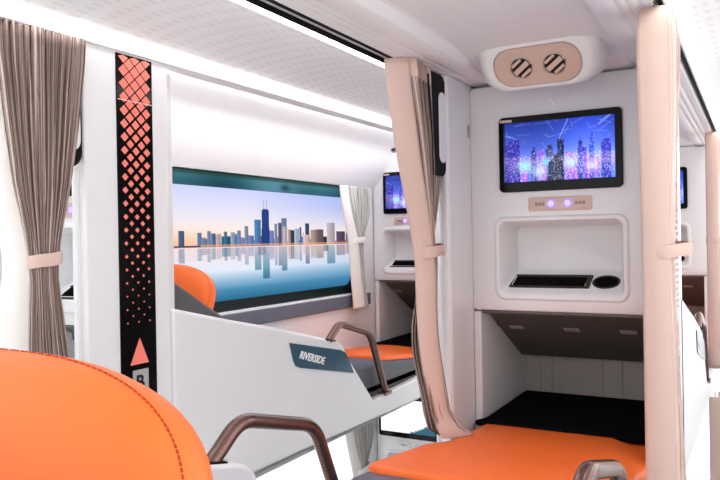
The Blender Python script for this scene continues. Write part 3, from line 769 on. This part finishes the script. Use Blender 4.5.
def skyline_image():
    W, Hh = 520, 206
    Yy, Xx = np.mgrid[0:Hh, 0:W]; SC = 1.0155; y = (PY0+(PY1-PY0)*Xx/(W-1))/SC; z = (PZ1+(PZ0-PZ1)*Yy/(Hh-1))/SC
    sh = -0.018                            # shoreline
    im = np.zeros((Hh, W, 3))
    def mixc(a, b, t): t = np.clip(t, 0, 1)[..., None]; return np.array(a)*(1-t)+np.array(b)*t
    h = (z-sh)/(PZ1-sh)                    # 0 at the shore, 1 at the top
    warm = np.clip((2.05-y)/0.55, 0, 1); cool = np.clip((y-2.0)/0.7, 0, 1)
    sky = mixc((250, 238, 234), (200, 208, 250), (h-0.25)/0.75)
    sky = sky*(1-0.40*(cool*np.clip((h-0.15)/0.6, 0, 1))[..., None])+np.array((120, 150, 225))*0.40*(cool*np.clip((h-0.15)/0.6, 0, 1))[..., None]
    g = (np.exp(-(np.clip(h, 0, 1)/0.24)**2)*(0.25+0.75*warm))[..., None]
    sky = sky*(1-g)+np.array((255, 176, 128))*g
    dpt = (sh-z)/(sh-PZ0)                  # 0 at the shore, 1 at the bottom
    wat = mixc((246, 222, 220), (226, 232, 246), dpt/0.35)
    wat = mixc(wat, (120, 170, 210), (dpt-0.35)/0.30) if False else wat*(1-np.clip((dpt-0.38)/0.32, 0, 1)[..., None])+np.array((84, 146, 184))*np.clip((dpt-0.38)/0.32, 0, 1)[..., None]
    k = np.clip((dpt-0.66)/0.34, 0, 1)[..., None]; wat = wat*(1-k)+np.array((6, 82, 116))*k
    k = (0.25*cool*np.clip(dpt*2, 0, 1))[..., None]; wat = wat*(1-k)+np.array((60, 130, 175))*k
    im[:] = np.where((z > sh)[..., None], sky, wat)
    def col(yy): return int(round(min(max((yy*SC-PY0)/(PY1-PY0), 0), 1)*(W-1)))
    def row(zz): return int(round((PZ1-zz*SC)/(PZ1-PZ0)*(Hh-1)))
    rs = row(sh)
    # low haze of small buildings
    for hmin, hvar in ((0.022, 0.032), (0.010, 0.026)):
        yy = 1.75
        while yy < 2.75:
            w = 0.006+0.012*rng.random(); hgt = hmin+hvar*rng.random()**2
            c = np.array([80+90*rng.random(), 90+60*rng.random(), 125+60*rng.random()])
            if rng.random() < 0.25: c = np.array([190, 172, 172])*(0.8+0.2*rng.random())
            if rng.random() < 0.75: im[row(sh+hgt):rs, col(yy):col(yy+w)] = c*(0.85+0.3*rng.random((rs-row(sh+hgt), col(yy+w)-col(yy), 1)))
            yy += w
    for (a, b, tp, c) in BUILD:
        i0, i1 = col(a), max(col(b), col(a)+2); r0 = row(tp)
        for i in range(i0, i1):
            f = (i-i0)/max(1, i1-i0-1)
            shade = 1.10-0.28*f
            for r in range(r0, rs):
                win = 0.90+0.2*((i*2+r*3) % 4 < 2)*(rng.random())
                im[r, i] = np.clip(np.array(c)*shade*win, 0, 255)
        # mirror image in the water, broken up
        dep = (tp-sh)
        for i in range(i0, i1):
            for r in range(rs+2, min(Hh-1, rs+int(dep/(PZ1-PZ0)*Hh*0.95))):
                q = (r-rs)/Hh
                a_ = 0.28+0.25*rng.random() if dep < 0.06 else (0.25+1.6*q)
                a_ = min(a_, 0.85); cc = np.array((24, 96, 124)) if dep > 0.085 else np.array(c)*0.9
                im[r, i] = im[r, i]*(1-a_)+cc*a_
    # the tall tapered tower and its two masts
    i0, i1 = col(2.089), col(2.139)
    for r in range(row(0.112), rs):
        f = (r-row(0.112))/(rs-row(0.112)); inset = int((1-f)*2)
        im[r, i0+inset:i1-inset] = np.array((22, 58, 122))*(0.8+0.35*((r % 5) < 3))
    for m_ in (2.104, 2.121): im[row(0.150):row(0.112), col(m_)] = (120, 140, 175)
    im[row(0.117):row(0.112), col(2.098):col(2.13)] = (40, 60, 100)
    # shore lights
    for i in range(col(1.64), W):
        if y[0, i] > 1.76:
            im[rs-4:rs-1, i] = im[rs-4:rs-1, i]*0.35+np.array((240, 150+40*rng.random(), 120))*0.65
        else: im[rs-3:rs, i] = (70, 70, 100)
        im[rs:rs+1, i] = (240, 190, 176)
    for r in range(rs+3, rs+22):
        a_ = 0.12*rng.random(W)[:, None]; im[r] = im[r]*(1-a_)+np.array((150, 140, 150))*a_
    return np.clip(im, 0, 255)
SKY = skyline_image()
win = thing('window_1', 'wide coach side window with black rim showing a city skyline over water', 'window', (WX-0.02, 2.03, WIN_Z0))
win['kind'] = 'structure'
bm = nb()
def rrX(y0, y1, z0, z1, r, x, n=6): return [(x, p[0], p[1]) for p in rr2(y0, y1, z0, z1, r, n)]
xg = WX-0.022
loft(bm, [rrX(WIN_Y0, WIN_Y1, WIN_Z0, WIN_Z1, 0.004, xg-0.012), rrX(WIN_Y0, WIN_Y1, WIN_Z0, WIN_Z1, 0.004, xg+0.006), rrX(PY0, PY1-0.03, PZ0+0.022, PZ1-0.001, 0.05, xg+0.006), rrX(PY0, PY1-0.03, PZ0+0.022, PZ1-0.001, 0.05, xg+0.001)], True, False)
obj('window_rim', bm, RIM, win)
picture('skyline_print', SKYPIC, win, lambda s, q: (xg+0.002, PY0+(PY1-PY0)*s, PZ0+(PZ1-PZ0)*q), 1, 1, SKY)
# tinted band of glass over the picture, dark tree reflections painted in
def tint_image():
    W, Hh = 120, 12
    Y, X = np.mgrid[0:Hh, 0:W]; f = X/(W-1); im = np.zeros((Hh, W, 3))
    im[:] = np.array((36, 92, 104))+(np.sin(f*11)*14+np.sin(f*23+1)*9)[..., None]+(np.sin(Y*0.5)*8)[..., None]
    b = np.exp(-((f-0.60)/0.10)**2)[..., None]*0.7; im = im*(1-b)+np.array((96, 150, 172))*b
    im[:3] = im[:3]*0.4+np.array((40, 66, 46))*0.6
    d = np.exp(-(((f-0.645)/0.018)**2+((Y-7)/3.0)**2))[..., None]; im = im*(1-0.75*d)+np.array((18, 44, 58))*0.75*d
    e = np.clip((f-0.9)/0.05, 0, 1)[..., None]; im = im*(1-0.8*e)+np.array((12, 26, 20))*0.8*e
    return np.clip(im, 0, 255)
picture('tinted_band', SKYPIC, win, lambda s, q: (xg+0.0075, WIN_Y0+0.01+(WIN_Y1-0.02-WIN_Y0)*s, PZ1+(WIN_Z1-0.002-PZ1)*q), 1, 1, tint_image())
bm = nb(); box(bm, WX-0.002, WX+0.014, WIN_Y0-0.1, WIN_Y1+0.04, -0.300, -0.246)
s_ = obj('window_sill', bm, SILL, win, bevel=0.004)
bm = nb(); box(bm, WX-0.016, WX+0.012, WIN_Y0-0.1, WIN_Y1+0.04, -0.246, -0.240); obj('sill_highlight', bm, LETTER, win)  # white strip stands in for the highlight along the sill top
# clear lower deck window
w2 = thing('window_2', 'bright lower deck side window', 'window', (WX-0.02, 2.03, WIN_Z0+DZ)); w2['kind'] = 'structure'
gm_ = bpy.data.materials.new('clear_glass'); gm_.use_nodes = True
nt = gm_.node_tree; nt.nodes.remove(nt.nodes['Principled BSDF'])
tr = nt.nodes.new('ShaderNodeBsdfTransparent'); gl_ = nt.nodes.new('ShaderNodeBsdfGlossy'); gl_.inputs['Roughness'].default_value = 0.02
ms = nt.nodes.new('ShaderNodeMixShader'); ms.inputs[0].default_value = 0.06
nt.links.new(tr.outputs[0], ms.inputs[1]); nt.links.new(gl_.outputs[0], ms.inputs[2]); nt.links.new(ms.outputs[0], nt.nodes['Material Output'].inputs['Surface'])
bm = nb(); box(bm, WX-0.030, WX-0.026, WIN_Y0+0.02, WIN_Y1-0.02, WIN_Z0+DZ+0.02, WIN_Z1+DZ-0.02); obj('pane', bm, gm_, w2)
bm = nb()
loft(bm, [rrX(WIN_Y0, WIN_Y1, WIN_Z0+DZ, WIN_Z1+DZ, 0.004, xg-0.02), rrX(WIN_Y0, WIN_Y1, WIN_Z0+DZ, WIN_Z1+DZ, 0.004, xg+0.006), rrX(WIN_Y0+0.025, WIN_Y1-0.025, WIN_Z0+DZ+0.025, WIN_Z1+DZ-0.025, 0.05, xg+0.006), rrX(WIN_Y0+0.025, WIN_Y1-0.025, WIN_Z0+DZ+0.025, WIN_Z1+DZ-0.025, 0.05, xg-0.02)], False, False)
obj('window_rim', bm, WHITE, w2)

# ---------------------------------------------------------------- curtains
def interp_rows(rows, n):
    """rows: (z, A, B, C, amp, ...) -> n smooth rows from top to bottom"""
    zs = [r[0] for r in rows]; out = []
    for k in range(n):
        z = zs[0]+(zs[-1]-zs[0])*k/(n-1)
        for i in range(len(rows)-1):
            if zs[i] >= z >= zs[i+1]: break
        t = (zs[i]-z)/(zs[i]-zs[i+1]); 
        def cat(f):
            p1, p2 = np.array(f(rows[i])), np.array(f(rows[i+1]))
            p0 = np.array(f(rows[i-1])) if i > 0 else p1; p3 = np.array(f(rows[i+2])) if i+2 < len(rows) else p2
            d1 = (p2-p0)/2*(1 if i > 0 else 1); d2 = (p3-p1)/2
            return (2*t**3-3*t**2+1)*p1+(t**3-2*t**2+t)*d1+(-2*t**3+3*t**2)*p2+(t**3-t**2)*d2
        out.append((z, cat(lambda r: r[1]), cat(lambda r: r[2]), cat(lambda r: r[3]), float(cat(lambda r: [r[4]])[0])))
    return out

def make_curtain(label, rows, folds, fabric, lining, tie_z, tie_h, side, group, tie_mat=None, hooks=None, nz=44, seed=1, tie_pad=0.006, band_bulge=0.006, header=False, tie_all=True):
    """A-B: smooth hem band, B-C: gathered striped cloth; side: sign of the direction the folds swell to"""
    R = interp_rows(rows, nz); rr = random.Random(seed)
    zb = rows[-1][0]; c0 = (np.array(rows[-1][1])+np.array(rows[-1][3]))/2
    t = thing('curtain', label, 'curtain', (float(c0[0]), float(c0[1]), zb), group)
    loc = WLOC[t.name]
    M = folds*10
    ph = [rr.uniform(-0.5, 0.5) for _ in range(folds+1)]; am = [rr.uniform(0.6, 1.15) for _ in range(folds+1)]
    def cloth_row(z, B, Cc, amp):
        d = Cc-B; L = np.linalg.norm(d); d = d/max(L, 1e-6); nrm = np.array([d[1], -d[0]])*side
        row = []
        for i in range(M+1):
            u = i/M; f = u*folds; k = int(min(f, folds-1)); fr = f-k
            a = am[k]*(1-fr)+am[k+1]*fr
            s = math.sin(2*math.pi*f+ph[k]*(1-fr)+ph[k+1]*fr+0.6*math.sin(z*7+k))
            w = L/folds*0.18*math.sin(4*math.pi*f)*min(1, amp/0.012)
            p = B+d*(u*L+w)+nrm*(amp*a*s)
            row.append((p[0], p[1], z))
        return row
    bm = nb(); uvl = bm.loops.layers.uv.new('UVMap')
    grid = [[bm.verts.new(p) for p in cloth_row(z, B, Cc, amp)] for (z, A, B, Cc, amp) in R]
    for j in range(nz-1):
        for i in range(M):
            f = bm.faces.new((grid[j][i], grid[j+1][i], grid[j+1][i+1], grid[j][i+1]))
            for lp, (ii, jj) in zip(f.loops, ((i, j), (i, j+1), (i+1, j+1), (i+1, j))): lp[uvl].uv = (ii/M, 1-jj/(nz-1))
    if header:                             # plain heading sewn along the top
        for f in bm.faces:
            if f.calc_center_median().z > rows[0][0]-0.036: f.material_index = 1
    o = obj('striped_cloth', bm, [fabric, lining], t, angle=80)
    so = o.modifiers.new('thickness', 'SOLIDIFY'); so.thickness = 0.0016
    # hem band of plain lining
    bm = nb(); K = 8
    g2 = []
    for j, (z, A, B, Cc, amp) in enumerate(R):
        d = B-A; L = np.linalg.norm(d); nn = np.array([d[1], -d[0]])/max(L, 1e-6)
        if nn[1] > 0: nn = -nn
        g2.append([bm.verts.new((A[0]+d[0]*k/K+nn[0]*band_bulge*math.sin(math.pi*k/K), A[1]+d[1]*k/K+nn[1]*band_bulge*math.sin(math.pi*k/K), z)) for k in range(K+1)])
    for j in range(nz-1):
        for i in range(K): bm.faces.new((g2[j][i], g2[j+1][i], g2[j+1][i+1], g2[j][i+1]))
    o = obj('hem_band', bm, lining, t, angle=80)
    so = o.modifiers.new('thickness', 'SOLIDIFY'); so.thickness = 0.003
    # tie back
    if tie_z is not None:
        q = min(R, key=lambda r: abs(r[0]-tie_z)); A, B, Cc = q[1], q[2], q[3]
        P = [A, B, Cc]; cen = (A+Cc)/2; cen = (A+B+Cc)/3 if side else cen
        pts = np.array(cloth_row(tie_z, B, Cc, q[4]))[:, :2]; pts = np.vstack([pts, ((A+B)/2)[None] if tie_all else B[None]])
        mid = (pts.max(0)+pts.min(0))/2
        ax = (Cc-A)/np.linalg.norm(Cc-A); bx = np.array([-ax[1], ax[0]])
        ra = max(abs((pts-mid)@ax))+tie_pad; rb = max(abs((pts-mid)@bx))+tie_pad
        N = 32; loops = []
        for dz, gr in ((-tie_h/2, -0.004), (-tie_h/2, 0.0), (-tie_h/4, 0.0015), (tie_h/4, 0.0015), (tie_h/2, 0), (tie_h/2, -0.004)):
            L = []
            for k in range(N):
                a = 2*math.pi*k/N; c, s2 = math.cos(a), math.sin(a); n = 3.0
                p = mid+ax*(ra+gr)*math.copysign(abs(c)**(2/n), c)+bx*(rb+gr)*math.copysign(abs(s2)**(2/n), s2)
                L.append((p[0], p[1], tie_z+dz+0.004*c))
            loops.append(L)
        bm = nb(); loft(bm, loops, False, False)
        obj('tieback', bm, tie_mat or lining, t, angle=60)
    for (hx, hy, hz) in (hooks or []):
        bm = nb(); tube(bm, smooth_path([(hx, hy, hz+0.026), (hx, hy-0.006, hz+0.014), (hx, hy+0.006, hz+0.004), (hx, hy, hz-0.010)], 0.004, 4), 0.0030, 8)
        obj('hook', bm, CHROME, t)
    return t
v = lambda x, y: np.array((x, y))
G = 'beige and striped privacy curtains'
make_curtain('beige curtain with tied striped folds, draped onto the orange cushion left of the screen',
    [(0.402, v(-0.722, 1.420), v(-0.672, 1.440), v(-0.690, 1.665), 0.016), (0.20, v(-0.712, 1.45), v(-0.668, 1.48), v(-0.690, 1.655), 0.014),
     (-0.03, v(-0.706, 1.520), v(-0.668, 1.548), v(-0.702, 1.595), 0.008), (-0.14, v(-0.704, 1.525), v(-0.668, 1.562), v(-0.718, 1.560), 0.008), (-0.25, v(-0.700, 1.53), v(-0.666, 1.568), v(-0.722, 1.535), 0.008),
     (-0.41, v(-0.684, 1.545), v(-0.650, 1.585), v(-0.692, 1.530), 0.008), (-0.455, v(-0.668, 1.555), v(-0.625, 1.60), v(-0.690, 1.55), 0.009), (-0.472, v(-0.655, 1.55), v(-0.600, 1.615), v(-0.675, 1.58), 0.008)],
    9, STRIPE, BEIGE, -0.030, 0.026, 1, G, hooks=[(-0.70, 1.44, 0.41)], seed=3, header=True)
make_curtain('long plain beige curtain hanging straight in front of the right post',
    [(0.398, v(-0.176, 1.350), v(-0.134, 1.350), v(-0.135, 1.45), 0.010), (0.36, v(-0.180, 1.33), v(-0.130, 1.345), v(-0.130, 1.46), 0.011), (-0.03, v(-0.176, 1.33), v(-0.134, 1.335), v(-0.138, 1.41), 0.008), (-0.3, v(-0.176, 1.33), v(-0.130, 1.335), v(-0.134, 1.43), 0.009), (-0.536, v(-0.176, 1.33), v(-0.126, 1.335), v(-0.130, 1.45), 0.011)],
    6, PALEPINK, BEIGE, -0.028, 0.022, -1, G, hooks=[(-0.155, 1.345, 0.40)], seed=5)
fc = make_curtain('beige curtain at the right picture edge, beyond the long plain one',
    [(0.398, v(-0.176, 3.14), v(-0.134, 3.145), v(-0.138, 3.26), 0.010), (-0.03, v(-0.176, 3.14), v(-0.136, 3.145), v(-0.140, 3.22), 0.008), (-0.536, v(-0.176, 3.14), v(-0.130, 3.145), v(-0.136, 3.25), 0.010)],
    6, PALEPINK, BEIGE, -0.028, 0.022, -1, G, hooks=[(-0.155, 3.15, 0.40)], seed=6)
copy_tree(fc, (0, -0.03, DZ-0.01), 'lower deck beige curtain at the right picture edge, below the upper one', G)
make_curtain('wide striped curtain gathered by a beige tie at the left picture edge',
    [(0.400, v(-1.168, 0.765), v(-1.160, 0.778), v(-1.150, 0.962), 0.011), (0.30, v(-1.168, 0.765), v(-1.160, 0.785), v(-1.150, 0.950), 0.012), (0.12, v(-1.175, 0.775), v(-1.160, 0.808), v(-1.150, 0.925), 0.011),
     (-0.03, v(-1.180, 0.80), v(-1.160, 0.838), v(-1.148, 0.892), 0.008), (-0.12, v(-1.175, 0.785), v(-1.160, 0.838), v(-1.148, 0.898), 0.009), (-0.30, v(-1.168, 0.775), v(-1.158, 0.83), v(-1.146, 0.922), 0.011), (-0.55, v(-1.168, 0.775), v(-1.158, 0.83), v(-1.146, 0.94), 0.011)],
    13, STRIPE, PALE, -0.028, 0.024, 1, G, tie_mat=BEIGE, seed=9, tie_pad=0.002, tie_all=False)  # pale hem: overexposure of the beige lining put into its colour
GW = 'pale window curtains'
rows_w = [(0.233, v(-1.548, 2.60), v(-1.535, 2.645), v(-1.545, 2.86), 0.012), (0.12, v(-1.548, 2.625), v(-1.532, 2.67), v(-1.545, 2.85), 0.011), (-0.003, v(-1.548, 2.665), v(-1.530, 2.72), v(-1.545, 2.79), 0.008), (-0.15, v(-1.548, 2.68), v(-1.530, 2.74), v(-1.545, 2.79), 0.009), (-0.305, v(-1.548, 2.70), v(-1.530, 2.77), v(-1.545, 2.81), 0.010)]
wc = make_curtain('pale grey curtain tied back at the far end of the skyline window', rows_w, 7, PALESTRIPE, PALE, -0.003, 0.026, -1, GW, seed=11)
copy_tree(wc, (0, -PITCH_Y, 0), 'grey window curtain sliver at the extreme left picture edge', GW)
copy_tree(wc, (0, 0, DZ+0.02), 'pale lower deck window curtain beside the screen with the painted reflection', GW)
